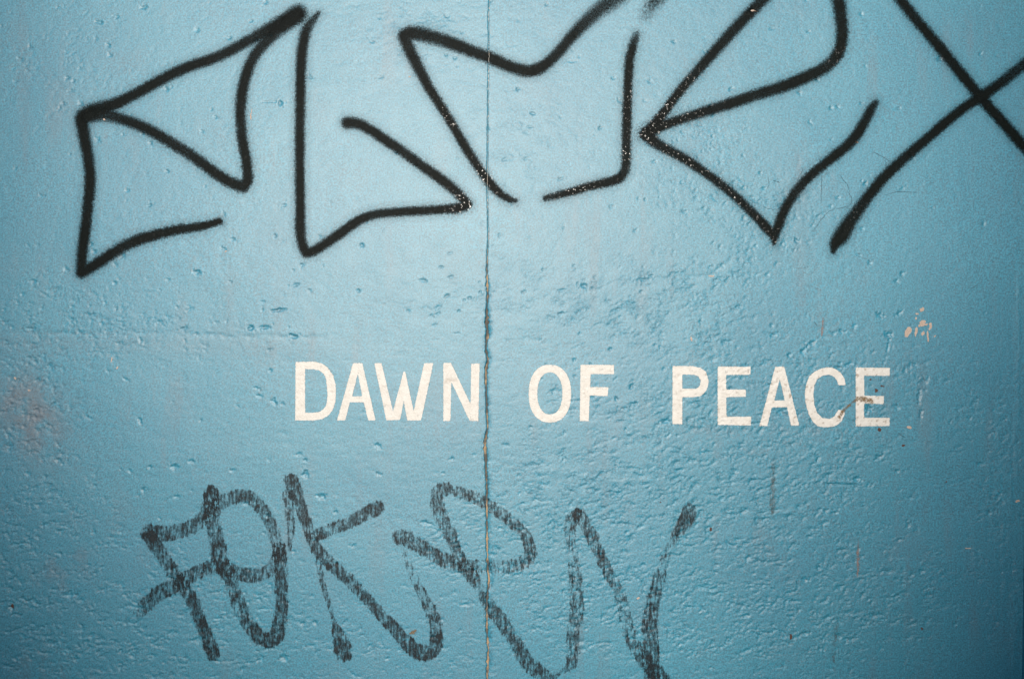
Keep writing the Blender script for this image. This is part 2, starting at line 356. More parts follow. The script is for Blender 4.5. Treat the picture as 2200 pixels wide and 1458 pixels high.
def build_field(U, V, side):
    Jc = np.broadcast_to(Jv[:, None], U.shape)
    H = 1.6 * fbm(U / 330, V / 330, 2, 3) + 0.32 * fbm(U / 85, V / 60, 3, 9)
    wob = 60 * fbm(U / 150, V / 150, 2, 21)
    R = np.full(U.shape, 0.11)
    for (a, b, ra, rb, k) in ROUGH:
        R = R + k * np.exp(-(((U + wob - a) / ra) ** 2 + ((V + wob * .6 - b) / rb) ** 2))
    patch = smooth(-0.25, 0.35, fbm(U / 45, V / 32, 3, 33))
    R = np.clip(R * (0.15 + 1.25 * patch), 0, 1.3)
    wu = U + 7 * perlin(U / 22, V / 22, 41); wv = V + 7 * perlin(U / 22, V / 22, 42) + 0.12 * U
    rid = 1 - np.abs(perlin(wu / 24, wv / 13, 51)) * 2.2
    rid = rid + 0.55 * (1 - np.abs(perlin(wu / 12, wv / 7.5, 52)) * 2.2)
    crumb = smooth(0.02, 0.42, fbm(wu / 14, wv / 10, 3, 53)); crease = smooth(0.15, 0.5, fbm(wu / 46, wv / 11, 3, 55))
    H = H + 1.05 * R * (0.15 * rid - 1.05 * crumb - 0.8 * crease + 0.42 * fbm(U / 8, V / 6.5, 2, 61) + 0.34 * perlin(U / 4.5, V / 4.4, 63))
    H = H + 0.12 * fbm(U / 18, V / 15, 2, 71) + 0.07 * perlin(U / 5.0, V / 5.0, 73)
    # vertical brush drag near the right edge
    rt = smooth(2020, 2180, U) * smooth(500, 1000, V)
    H = H + rt * 0.35 * fbm(U / 9, V / 120, 2, 81)
    us, vsx = U[0], V[:, 0]
    def win(u0, u1, v0, v1):
        i0, i1 = np.searchsorted(vsx, [v0, v1]); j0, j1 = np.searchsorted(us, [u0, u1])
        return slice(i0, i1), slice(j0, j1)
    for (pu, pv_, ra, rb, an, dep) in PITS:
        m = max(ra, rb) * 1.7 + 3
        w = win(pu - m, pu + m, pv_ - m, pv_ + m)
        if U[w].size == 0: continue
        a = math.radians(an); du, dv = U[w] - pu, V[w] - pv_
        x = du * math.cos(a) + dv * math.sin(a); y = -du * math.sin(a) + dv * math.cos(a)
        q = np.sqrt((x / ra) ** 2 + (y / rb) ** 2) * (1 + 0.8 * perlin(U[w] / 5.5, V[w] / 5.5, 91))
        # steep upper lip, shallow lower side
        prof = np.clip(1 - q, 0, 1) ** 0.75 * (1 - 0.35 * np.clip(y / rb, -1, 1))
        H[w] -= dep * 1.45 * prof
        H[w] += 0.10 * dep * np.exp(-((q - 1.25) / 0.25) ** 2)
    for (pts, wd, dep) in GROOVES:
        p = np.array(pts, float)
        w = win(p[:, 0].min() - 20, p[:, 0].max() + 20, p[:, 1].min() - 20, p[:, 1].max() + 20)
        if U[w].size == 0: continue
        d, par = seg_dist(U[w] + 5 * perlin(U[w] / 14, V[w] / 14, 95), V[w] + 5 * perlin(U[w] / 14, V[w] / 14, 96), pts)
        ends = smooth(0, .35, par) * smooth(0, .35, len(pts) - 1 - par)
        H[w] -= dep * np.exp(-(d / wd) ** 2) * ends * (0.6 + 0.6 * perlin(U[w] / 25, V[w] / 25, 97))
    # worn edges of the joint
    d = np.abs(U - Jc)
    low = smooth(560, 660, V)
    if side > 0:
        H = H - (0.08 + 3.0 * low * (0.7 + 0.8 * perlin(V / 30, V * 0 + 5, 99))) * np.exp(-(d / (2.2 + 4.0 * low)) ** 1.4)
    else:
        H = H - (0.08 + 0.6 * low * (0.6 + 0.9 * perlin(V / 18, V * 0 + 2, 98))) * np.exp(-(d / 4.0) ** 1.4)
    # dirt: stains with a shape of their own
    D = 0.70 * np.exp(-(((U - 62 - (V - 880) * .35 + wob * .2) / 72) ** 2 + ((V - 890 + wob * .2) / 100) ** 2)) * smooth(-.75, .35, fbm(U / 45, V / 45, 3, 101))
    D = D + 0.20 * smooth(.0, .55, fbm(U / 34, V / 330, 3, 111)) * smooth(-.2, .4, fbm(U / 300, V / 200, 2, 113))
    D = D + 0.13 * np.exp(-((V - 735 - U * .012) / 26) ** 2) * (1 - smooth(500, 900, U))
    D = D + 0.30 * np.exp(-(((U - 150) / 80) ** 2 + ((V - 1230) / 110) ** 2)) * smooth(-.1, .5, fbm(U / 50, V / 60, 3, 103))
    D = D + 0.22 * np.exp(-(((U - 1640) / 220) ** 2 + ((V - 930) / 60) ** 2)) * smooth(0, .5, fbm(U / 30, V / 24, 3, 105))
    D = D + 0.10 * smooth(.15, .6, fbm(U / 110, V / 160, 4, 107))
    D = D + 0.22 * np.exp(-(d / 3.2) ** 2) * smooth(0, .5, fbm(V / 26, V / 26, 2, 109))
    return H, np.clip(D, 0, 1), np.clip(R, 0, 1)

wall = thing('painted_wall', 'light blue painted concrete wall, rough and pitted, with a vertical joint', 'wall', (0, 0, 0))
GRID = {}
def panel(side):
    ub = UL if side < 0 else UR
    U = np.repeat(ub[None, :], len(VV), 0).astype(float)
    V = np.repeat(VV[:, None], len(ub), 1).astype(float)
    H, D, RR = build_field(U, V, side)
    edge = Jv + side * Gv
    wgt = np.clip(1 - np.abs(U - UJ) / 26.0, 0, 1) ** 1.5
    U2 = U + (edge[:, None] - UJ) * wgt
    GRID[side] = (ub, U2, V, H)
    # one more column turning back into the joint
    if side < 0:
        Ua = np.concatenate([U2, U2[:, -1:] + 0.05], 1); Ha = np.concatenate([H, H[:, -1:] - 14], 1); Va = np.concatenate([V, V[:, -1:]], 1); Da = np.concatenate([D, D[:, -1:]], 1); Ra = np.concatenate([RR, RR[:, -1:]], 1)
    else:
        Ua = np.concatenate([U2[:, :1] - 0.05, U2], 1); Ha = np.concatenate([H[:, :1] - 14, H], 1); Va = np.concatenate([V[:, :1], V], 1); Da = np.concatenate([D[:, :1], D], 1); Ra = np.concatenate([RR[:, :1], RR], 1)
    nr, nc = Ua.shape
    co = np.stack([wx(Ua), -Ha * 1e-3, wz(Va)], -1).reshape(-1, 3)
    idx = np.arange(nr * nc).reshape(nr, nc)
    q = np.stack([idx[1:, :-1], idx[1:, 1:], idx[:-1, 1:], idx[:-1, :-1]], -1).reshape(-1, 4)
    return add('panel', quad_mesh('panel', co, q, {'dirt': Da, 'rough': Ra}), M_WALL, wall)
pl = panel(-1); pl['label'] = 'smoother concrete panel left of the joint'
pr = panel(+1); pr['label'] = 'rougher concrete panel right of the joint'
core = add('core', box_mesh('core', wx(U_L), wx(2690), 0.0145, 0.22, 0.0, wz(V_T), 0.0), M_CORE, wall)
# mortar in the joint
fj = VV[(VV > -900)]
uc = np.interp(fj, VV, Jv)
depth = np.maximum(-0.7 + 2.6 * smooth(520, 600, fj) + 1.2 * perlin(fj / 20, fj * 0 + 1.5, 5), -0.75)
depth = np.where(np.interp(fj, VV, Gv) > 2.3, 1.6 + 0.5 * perlin(fj / 6, fj * 0, 8), depth)
offs = np.array([-9, -4, -1.2, 0, 1.2, 4, 9.0])
FU = uc[:, None] + offs[None, :]
base = np.zeros(FU.shape)
GL, GR = GRID[-1], GRID[1]
hj = np.interp(fj, VV, 0.5 * (GL[3][:, -1] + GR[3][:, 0]))
FH = hj[:, None] - depth[:, None] - 0.8 + 0.35 * perlin(FU / 3.0, np.repeat(fj[:, None], len(offs), 1) / 4.0, 15)
FH[:, [0, 1, -2, -1]] -= 4.0
co = np.stack([wx(FU), -FH * 1e-3, wz(np.repeat(fj[:, None], len(offs), 1))], -1).reshape(-1, 3)
idx = np.arange(FU.size).reshape(FU.shape)
q = np.stack([idx[1:, :-1], idx[1:, 1:], idx[:-1, 1:], idx[:-1, :-1]], -1).reshape(-1, 4)
jm = add('joint_mortar', quad_mesh('joint_mortar', co, q, {'painted': np.repeat((1 - smooth(500, 545, fj))[:, None] * np.ones((1, len(offs))), 1, 1) * 0.92}), M_FILL, wall)
jm['label'] = 'sandy brown mortar in the cracked vertical joint'

# ----------------------------------------------------------------------------
# paint films: pieces of the wall's own surface a fraction of a millimetre proud
# ----------------------------------------------------------------------------
def film(name, fun, bounds, mat, parent, lift, cut, attr):
    """fun(U, V) -> field; keeps the faces where the field passes 'cut'"""
    u0, u1, v0, v1 = bounds
    cos, quads, vals, ext, n0 = [], [], [], [], 0
    for side in (-1, 1):
        ub, U2, V, H = GRID[side]
        i0, i1 = np.searchsorted(VV, [v0, v1]); j0, j1 = np.searchsorted(ub, [u0, u1])
        i0, j0 = max(i0 - 1, 0), max(j0 - 1, 0); i1, j1 = min(i1 + 1, len(VV)), min(j1 + 1, len(ub))
        if i1 - i0 < 2 or j1 - j0 < 2: continue
        U_, V_, H_ = U2[i0:i1, j0:j1], V[i0:i1, j0:j1], H[i0:i1, j0:j1]
        F, X = fun(U_, V_)
        ok = cut(F)
        keep = ok[1:, :-1] | ok[1:, 1:] | ok[:-1, 1:] | ok[:-1, :-1]
        if not keep.any(): continue
        idx = np.arange(F.size).reshape(F.shape)
        q = np.stack([idx[1:, :-1], idx[1:, 1:], idx[:-1, 1:], idx[:-1, :-1]], -1)[keep]
        used, inv = np.unique(q.ravel(), return_inverse=True)
        co = np.stack([wx(U_), -(H_ + lift) * 1e-3, wz(V_)], -1).reshape(-1, 3)[used]
        cos.append(co); quads.append(inv.reshape(-1, 4) + n0); n0 += len(used)
        vals.append(F.ravel()[used]); ext.append(X.ravel()[used])
    me = quad_mesh(name, np.concatenate(cos), np.concatenate(quads), {attr: np.concatenate(vals), 'dirt': np.concatenate(ext)})
    return add(name, me, mat, parent)

def catmull(P, n=8):
    P = np.array(P, float)
    if len(P) < 3: return P
    Q = np.vstack([2 * P[0] - P[1], P, 2 * P[-1] - P[-2]])
    out = []
    for i in range(1, len(Q) - 2):
        p0, p1, p2, p3 = Q[i - 1], Q[i], Q[i + 1], Q[i + 2]
        for t in np.linspace(0, 1, n, endpoint=False):
            out.append(0.5 * (2 * p1 + (p2 - p0) * t + (2 * p0 - 5 * p1 + 4 * p2 - p3) * t * t + (3 * p1 - p0 - 3 * p2 + p3) * t ** 3))
    out.append(P[-1])
    return np.array(out)

# --- black spray tag across the top: points are (u, v, half width, strength)
spray = thing('spray_tag', 'bold glossy black spray-painted tag with angular letters across the top of the blue wall', 'graffiti', (0, -0.004, ZC + 0.45))
SPRAY = [
    [[(641, 30, 19, 1), (600, 52, 16, 1), (540, 84, 12, .95), (471, 121, 11.5, .95), (410, 142, 12, 1), (353, 168, 12, 1), (300, 197, 12, 1), (250, 222, 13, 1), (205, 236, 15, 1), (177, 250, 14, 1), (177, 270, 14, 1), (183, 303, 13, 1), (191, 350, 12, 1), (194, 390, 12, 1), (190, 437, 12, 1), (184, 490, 12, 1), (177, 540, 12, 1), (175, 583, 12, 1)],
     [(175, 586, 12, 1), (200, 572, 12, 1), (235, 549, 12, 1), (268, 529, 12, 1), (303, 514, 12, 1), (370, 496, 11, 1), (430, 487, 9.5, 1), (472, 476, 7.5, 1)]],
    [[(190, 250, 14, 1), (222, 246, 14, .9), (255, 254, 12, .9), (295, 268, 12, .92), (336, 288, 12, .95), (378, 313, 12, .95), (420, 340, 12, 1), (460, 370, 12, 1), (490, 389, 12, 1), (518, 401, 13, 1)],
     [(522, 402, 13, 1), (532, 386, 12, 1), (530, 350, 11.5, 1), (522, 305, 11.5, 1), (517, 252, 11.5, 1), (519, 210, 12, 1), (526, 172, 12, 1), (538, 137, 12, .95), (556, 108, 12, .95), (592, 70, 13, .9), (637, 36, 14, .9)]],
    [[(684, 30, 5, .8), (670, 46, 9, .85), (659, 64, 11, .9), (651, 96, 11.5, .95), (647, 135, 11.5, 1), (645, 219, 11, 1), (644, 336, 10.5, 1), (645, 430, 10.5, 1), (646, 505, 11, 1), (656, 541, 11, 1)],
     [(658, 543, 11, 1), (676, 538, 11, 1), (700, 523, 11, 1), (740, 495, 11, 1), (770, 474, 10.5, 1), (805, 461, 10, 1), (850, 456, 10, 1), (900, 453, 10, 1), (950, 450, 10, 1), (985, 447, 12, 1), (1003, 440, 11, 1)],
     [(1004, 439, 11, 1), (985, 417, 11, 1), (955, 391, 11, 1), (898, 350, 11, 1), (865, 326, 11, 1), (831, 303, 11, 1), (795, 279, 11, 1), (768, 266, 12, 1), (746, 264, 13, 1)]],
    [[(1108, 432, 5, .9), (1090, 426, 8, 1), (1066, 409, 9.5, 1), (1043, 381, 10, 1), (1009, 331, 10, 1), (965, 257, 10, 1), (925, 194, 10.5, 1), (900, 148, 12, .98), (880, 108, 13.5, .98), (869, 80, 14, 1)],
     [(869, 77, 14, 1), (885, 72, 15, 1), (912, 76, 15, .95), (945, 85, 14, .95), (982, 98, 14, 1), (1018, 112, 13, 1), (1053, 125, 13, 1), (1085, 139, 13, 1), (1112, 149, 13, 1), (1137, 153, 13, 1), (1160, 147, 13, 1), (1180, 132, 12, 1), (1201, 111, 12, .95), (1222, 86, 12, .93), (1245, 61, 13, .9), (1265, 42, 14, .85), (1287, 22, 15, .8), (1325, -6, 17, .75), (1370, -40, 18, .7)]],
    [[(1368, 74, 6, .7), (1362, 92, 9, .85), (1355, 118, 10, .95), (1351, 145, 10, 1), (1348, 219, 10, 1), (1346, 290, 10.5, 1), (1345, 345, 10.5, 1), (1341, 370, 10.5, 1), (1326, 385, 10.5, 1), (1295, 394, 10, 1), (1262, 402, 9, 1), (1235, 410, 9, 1), (1205, 418, 8.5, .95), (1172, 426, 6.5, .85)]],
    [[(1388, 32, 9, .25), (1398, 14, 12, .55), (1413, -6, 15, .7), (1440, -45, 16, .8)]],
    [[(1664, -25, 12, .9), (1636, 3, 12, .9), (1615, 24, 12, .95), (1595, 45, 12, .95), (1560, 83, 12, .95), (1527, 120, 11.5, .98), (1492, 160, 11, 1), (1460, 197, 10.5, 1), (1425, 244, 10.5, 1), (1392, 284, 12, 1)]],
    [[(1388, 287, 13, 1), (1420, 272, 11, 1), (1455, 259, 10.5, 1), (1527, 236, 11.5, 1), (1580, 219, 12, 1), (1628, 203, 12.5, 1), (1680, 187, 13, 1), (1729, 167, 13, 1), (1765, 150, 13, 1), (1790, 130, 13, 1), (1805, 104, 13, 1), (1809, 67, 13, .98), (1806, 33, 13.5, .98), (1801, 0, 14, .98), (1792, -40, 14, .98)]],
    [[(1387, 289, 13, 1), (1410, 308, 12, 1), (1440, 325, 11, 1), (1475, 344, 10.5, 1), (1512, 369, 10, 1), (1545, 393, 10, 1), (1578, 420, 10, 1), (1605, 446, 10, 1), (1630, 471, 10.5, 1), (1650, 493, 11, 1), (1662, 508, 9, 1), (1663, 524, 4, .9)],
     [(1663, 510, 10, 1), (1672, 485, 11, 1), (1682, 459, 10.5, 1), (1697, 430, 10.5, 1), (1717, 403, 10.5, 1), (1741, 378, 10.5, 1), (1768, 355, 10.5, 1), (1798, 331, 11, 1), (1822, 311, 11, 1), (1841, 289, 11.5, 1), (1858, 261, 11, .95), (1871, 236, 10, .93), (1881, 221, 7, .8)]],
    [[(1918, -25, 12, 1), (1936, 2, 12, 1), (1958, 30, 12, 1), (1981, 58, 12, 1), (2032, 119, 12, 1), (2070, 165, 12, 1), (2106, 209, 12, 1), (2150, 259, 12, 1), (2203, 320, 12, 1), (2215, 333, 12, 1)]],
    [[(2215, 128, 12, .92), (2200, 139, 12, .92), (2150, 178, 11.5, .95), (2106, 209, 11.5, 1), (2068, 234, 11, 1), (2032, 263, 11, 1), (2000, 291, 11, 1), (1965, 321, 11.5, 1), (1930, 352, 11.5, 1), (1897, 384, 12, 1), (1870, 416, 12, 1), (1847, 447, 13, 1), (1825, 478, 15, 1), (1808, 506, 17, 1), (1795, 523, 13, 1), (1790, 540, 6, .9)]],
]
# glints put into the paint: shinier spots set by hand where they should show
GLOSS = [(1000, 440, 32), (1045, 378, 40), (1235, 410, 55), (1346, 325, 22), (1345, 225, 40), (1405, 285, 50), (1480, 345, 60), (1600, 440, 60), (1450, 255, 60), (1660, 505, 26), (1835, 462, 26), (1540, 395, 60), (965, 250, 30), (1800, 125, 22), (1500, 180, 40)]
for k, paths in enumerate(SPRAY):
    segs = [catmull(p, 7) for p in paths]
    allp = np.vstack(segs)
    def fun(U, V, segs=segs):
        n1 = perlin(U / 11, V / 11, 201); n2 = perlin(U / 4.3, V / 4.3, 202); n3 = fbm(U / 60, V / 60, 2, 203)
        C = np.zeros(U.shape)
        for s in segs:
            d, par = seg_dist(U, V, s[:, :2])
            w = 0.86 * np.interp(par, np.arange(len(s)), s[:, 2]); st = np.interp(par, np.arange(len(s)), s[:, 3])
            d = d + 0.9 * n1 + 0.7 * n2
            soft = 0.78 - 0.15 * st + 0.9 * (1 - st)
            c = st * (0.94 + 0.12 * n3) * (1 - smooth(1 - soft * 0.85, 1 + soft * 1.25, d / w))
            halo = 0.24 * np.exp(-np.clip(d - w, 0, 99) / 8.0) * (1 - smooth(14, 24, d - w))
            C = 1 - (1 - C) * (1 - np.maximum(c, 0)) if False else np.maximum(C, np.maximum(c, halo))
        G = np.full(U.shape, 0.06)
        for (gu, gv_, gr) in GLOSS: G = G + np.exp(-((U - gu) ** 2 + (V - gv_) ** 2) / gr ** 2)
        return C, np.clip(G, 0, 1)
    b = (allp[:, 0].min() - 40, allp[:, 0].max() + 40, max(allp[:, 1].min() - 40, -45), allp[:, 1].max() + 40)
    o = film('stroke', fun, b, M_SPRAY, spray, 0.30 + 0.035 * k, lambda F: F > 0.03, 'cov')
    o.location = -spray.location

# --- streaky tag along the bottom: (u, v, half width, density)
marker = thing('marker_tag', 'faded streaky black scrawl in a dry marker along the bottom of the blue wall', 'graffiti', (0, -0.004, ZC - 0.5))
MARK = [
    [(320, 1145, 19, .80), (345, 1146, 17, .74), (370, 1144, 16, .62), (404, 1134, 15, .64), (432, 1118, 15, .58), (449, 1090, 16, .62), (454, 1060, 16, .72)],
    [(322, 1150, 17, .86), (338, 1175, 15, .70), (353, 1198, 14, .60), (380, 1238, 15, .66), (408, 1282, 14, .72), (432, 1336, 13, .80), (446, 1370, 14, .80), (457, 1405, 15, .82)],
    [(300, 1312, 13, .40), (318, 1294, 15, .62), (340, 1276, 16, .62), (377, 1255, 16, .66), (420, 1231, 15, .62), (464, 1216, 15, .64), (505, 1228, 15, .64), (545, 1236, 15, .62), (578, 1224, 14, .56), (596, 1200, 13, .6)],
    [(454, 1058, 16, .72), (452, 1100, 15, .60), (464, 1150, 16, .70), (472, 1205, 17, .74), (493, 1238, 16, .66), (510, 1288, 15, .64), (530, 1331, 15, .66), (553, 1364, 16, .78), (579, 1374, 17, .80), (598, 1355, 16, .74), (605, 1304, 14, .74), (604, 1237, 14, .72), (600, 1175, 13, .74)],
    [(457, 1101, 14, .56), (478, 1078, 14, .60), (518, 1064, 15, .64), (550, 1078, 14, .62), (577, 1116, 13, .62), (592, 1156, 12, .55), (600, 1185, 12, .60)],
    [(625, 1032, 15, .88), (634, 1054, 16, .76), (643, 1078, 13, .72), (662, 1134, 12, .68), (682, 1180, 13, .72), (708, 1208, 13, .70), (740, 1236, 13, .68), (771, 1267, 12, .66), (814, 1314, 12, .70), (856, 1360, 14, .72), (882, 1388, 16, .78), (912, 1402, 17, .82), (934, 1390, 15, .78), (937, 1348, 14, .70), (924, 1308, 13, .62), (903, 1268, 10, .48), (880, 1217, 7, .32), (866, 1172, 6, .34)],
    [(617, 1060, 10, .60), (623, 1100, 11, .58), (625, 1135, 8, .52), (622, 1180, 4, .50)],
    [(676, 1150, 12, .64), (706, 1138, 13, .64), (740, 1126, 13, .66), (780, 1106, 14, .70), (811, 1090, 15, .80)],
    [(684, 1203, 8, .48), (694, 1254, 6, .54), (706, 1294, 5, .60), (716, 1331, 4, .62), (727, 1362, 14, .72), (735, 1388, 20, .76), (738, 1404, 17, .72)],
    [(861, 1153, 17, .78), (880, 1160, 16, .74), (910, 1177, 15, .70), (949, 1200, 15, .72), (992, 1214, 14, .66), (1050, 1216, 13, .42), (1090, 1216, 14, .54), (1122, 1208, 14, .62), (1140, 1186, 13, .70), (1127, 1148, 12, .68), (1094, 1116, 12, .62), (1053, 1087, 13, .66), (1018, 1067, 13, .66), (984, 1056, 12, .60)],
    [(960, 1050, 14, .72), (942, 1054, 14, .66), (939, 1082, 14, .66), (949, 1112, 14, .66), (966, 1145, 14, .68), (979, 1180, 12, .64), (992, 1210, 14, .70), (1014, 1237, 15, .70), (1032, 1268, 11, .56), (1053, 1301, 14, .70), (1080, 1338, 14, .68), (1110, 1382, 14, .72), (1136, 1425, 16, .74), (1172, 1450, 14, .70), (1206, 1442, 5, .5), (1229, 1420, 13, .66), (1230, 1372, 14, .54), (1239, 1304, 15, .60), (1236, 1237, 14, .54), (1229, 1190, 11, .44), (1224, 1150, 12, .52), (1230, 1115, 14, .66), (1240, 1104, 13, .7)],
    [(1244, 1106, 13, .70), (1263, 1134, 14, .72), (1284, 1182, 12, .70), (1308, 1230, 12, .66), (1330, 1271, 12, .46), (1345, 1331, 13, .46), (1360, 1378, 14, .60), (1388, 1418, 17, .70), (1416, 1452, 18, .74), (1428, 1475, 18, .74)],
    [(1405, 1475, 20, .74), (1402, 1445, 20, .76), (1398, 1405, 18, .72), (1397, 1338, 17, .72), (1404, 1288, 15, .66), (1416, 1244, 13, .60), (1432, 1190, 9, .42), (1450, 1152, 10, .58), (1466, 1128, 15, .82), (1478, 1108, 16, .88), (1482, 1094, 14, .72)],
]
for k, pts in enumerate(MARK):
    s = catmull(pts, 6)
    if k > 8: s[:, 3] -= 0.05
    def fun(U, V, s=s):
        n1 = perlin(U / 8, V / 22, 301)
        # vertical drag: measured a little shorter up and down
        d, par = seg_dist(U, V, s[:, :2])
        w = 0.9 * np.interp(par, np.arange(len(s)), s[:, 2]); st = np.interp(par, np.arange(len(s)), s[:, 3]) + 0.03
        d = d + 1.6 * n1
        return 1 - smooth(0.62, 1.45, d / w), st
    b = (s[:, 0].min() - 30, s[:, 0].max() + 30, s[:, 1].min() - 30, s[:, 1].max() + 30)
    o = film('stroke', fun, b, M_STREAK, marker, 0.30 + 0.03 * k, lambda F: F > 0.16, 'cov')
    o.location = -marker.location

# --- the painted words
words = thing('painted_lettering', 'cream capital letters reading DAWN OF PEACE painted across the middle of the wall', 'lettering', (0, -0.004, ZC - 0.12))
def ell(cx, cy, a, b, e, n=48):
    t = np.linspace(0, 2 * math.pi, n, endpoint=False)
    c, s_ = np.cos(t), np.sin(t)
    return [(cx + a * np.sign(x) * abs(x) ** (2 / e), cy + b * np.sign(y) * abs(y) ** (2 / e)) for x, y in zip(c, s_)]
LET = {
 'D': [[(635.4, 777.6), (672.7, 776.5), (690, 779.8), (703.4, 788.5), (715.5, 805), (721, 825.8), (722, 842.3), (720.4, 864.2), (714.4, 881.8), (703.4, 893.9), (690.2, 900.4), (674.9, 902.6), (634.3, 902.6)],
       [(655.7, 792.4), (674.9, 792.9), (685.8, 795.7), (695.7, 802.8), (700.6, 812.7), (702.8, 831.3), (703.9, 853.3), (701.2, 869.7), (695.7, 878.5), (685.8, 884.5), (672.7, 886.2), (655.7, 886.2)]],
 'A1': [[(758.8, 779.8), (778.5, 779.8), (807, 902.6), (791.2, 902.6), (781.8, 863.7), (751.7, 863.7), (741.8, 902.6), (724.2, 902.6)], [(768.7, 802.2), (778.5, 851), (756.6, 851)]],
 'W': [[(804.3, 779.8), (819.7, 779.8), (844.4, 882.9), (867, 798), (870.5, 798), (888.8, 882.9), (911.3, 779.8), (931, 779.8), (904.7, 902.6), (875.1, 902.6), (867.4, 861), (859.7, 901.5), (830.1, 902.6)]],
 'N': [[(952.5, 779.2), (968.9, 779.2), (1011.2, 868.6), (1012.3, 780.8), (1030.4, 780.8), (1027.6, 903.7), (1009, 903.7), (969.5, 819.2), (967.8, 903.7), (952.5, 903.7)]],
 'O': [ell(1181.4, 845.2, 45.6, 62, 2.25), ell(1181.4, 844.8, 27, 45.2, 2.2)],
 'F': [[(1247.3, 783.2), (1319.1, 783.7), (1319.1, 803.5), (1268.7, 802.9), (1268.1, 830.9), (1307.1, 831.4), (1305.4, 850.6), (1267, 849), (1264.8, 903.9), (1245.6, 904.4)]],
 'P': [[(1444.8, 785.9), (1489.2, 786.5), (1504.6, 789.8), (1516.7, 798.5), (1522.2, 817.2), (1521, 829.2), (1514.5, 842.4), (1504.6, 850.6), (1491.4, 852.8), (1465.7, 852.8), (1465.7, 910.4), (1444.3, 910.4)],
       [(1465.7, 804), (1491.4, 804.6), (1500.2, 807.9), (1505.2, 817.2), (1503.5, 828.2), (1496.9, 834.2), (1465.7, 834.7)]],
 'E1': [[(1541.9, 787), (1612.7, 787.6), (1612.1, 804.6), (1560, 805.1), (1560, 836.4), (1602.3, 836.4), (1602.3, 851.7), (1560, 852.8), (1560.6, 894.5), (1613.8, 894.5), (1613.2, 913.7), (1541.9, 912.1)]],
 'A2': [[(1665.5, 787.6), (1684.7, 787), (1717.1, 913.7), (1699.5, 913.7), (1690.8, 874.2), (1657.9, 874.8), (1648.5, 914.8), (1631.5, 914.3)], [(1675.4, 813.9), (1685.8, 859.4), (1663.3, 860)]],
 'C': [[(1816.6, 827.1), (1814.4, 812.8), (1805.6, 799.6), (1792.4, 790.8), (1780.3, 788.7), (1766.1, 790.8), (1750.7, 797.4), (1738.7, 808.4), (1732.1, 824.9), (1728.8, 846.8), (1731, 866.6), (1737.6, 890.7), (1747.4, 907.2), (1757.3, 915.4), (1771, 917.5), (1785.8, 917), (1796.8, 913.7), (1807.8, 903.9), (1814.4, 888.5), (1812.2, 881.9), (1800.6, 879.7), (1792.4, 894), (1781.4, 899.5), (1766.1, 897.3), (1755.1, 886.3), (1749.1, 868.7), (1747.4, 846.8), (1749.6, 827.1), (1756.2, 813.9), (1768.3, 806.2), (1781.4, 804.6), (1791.3, 808.4), (1797.9, 817.2), (1801.2, 827.1)]],
 'E2': [[(1838.5, 789.2), (1911.5, 789.8), (1910.9, 806.8), (1856.1, 806.8), (1856.6, 849.5), (1898.8, 850.6), (1898.3, 867.7), (1856, 866), (1856, 896.7), (1910.9, 897.3), (1910.9, 914.8), (1838, 915.4)]],
}
def poly_sdf(U, V, rings):
    inside = np.zeros(U.shape, bool); best = np.full(U.shape, 1e9)
    for r in rings:
        pts = list(r) + [r[0]]
        d, _ = seg_dist(U, V, pts)
        best = np.minimum(best, d)
        for i in range(len(r)):
            (x0, y0), (x1, y1) = pts[i], pts[i + 1]
            if y0 == y1: continue
            cr = ((y0 > V) != (y1 > V)) & (U < (x1 - x0) * (V - y0) / (y1 - y0) + x0)
            inside ^= cr
    return np.where(inside, -best, best)
STREAKS = [([(1806, 893), (1811, 882), (1830, 866), (1842, 855)], 4.5), ([(1842, 856), (1856, 860), (1872, 862)], 8)]
for k, rings in LET.items():
    P = np.vstack([np.array(r) for r in rings])
    def fun(U, V, rings=rings):
        s = poly_sdf(U, V, rings) * 1e-3
        dirt = 0.75 * smooth(.22, .6, fbm(U / 9, V / 9, 3, 401)) * (0.25 + 0.75 * smooth(1200, 1800, U))
        for (pts, w) in [([(955, 822), (962, 815), (980, 817)], 3), ([(1671, 833), (1686, 836)], 3)] :
            d, _ = seg_dist(U, V, pts); dirt = dirt + 0.3 * np.exp(-(d / w) ** 2)
        return s, np.clip(dirt, 0, 1)
    b = (P[:, 0].min() - 6, P[:, 0].max() + 6, P[:, 1].min() - 6, P[:, 1].max() + 6)
    o = film('letter', fun, b, M_LETTER, words, 0.28, lambda F: F < 0.0016, 'sdf')
    o['label'] = 'cream painted letter ' + k[0]
    o.location = -words.location

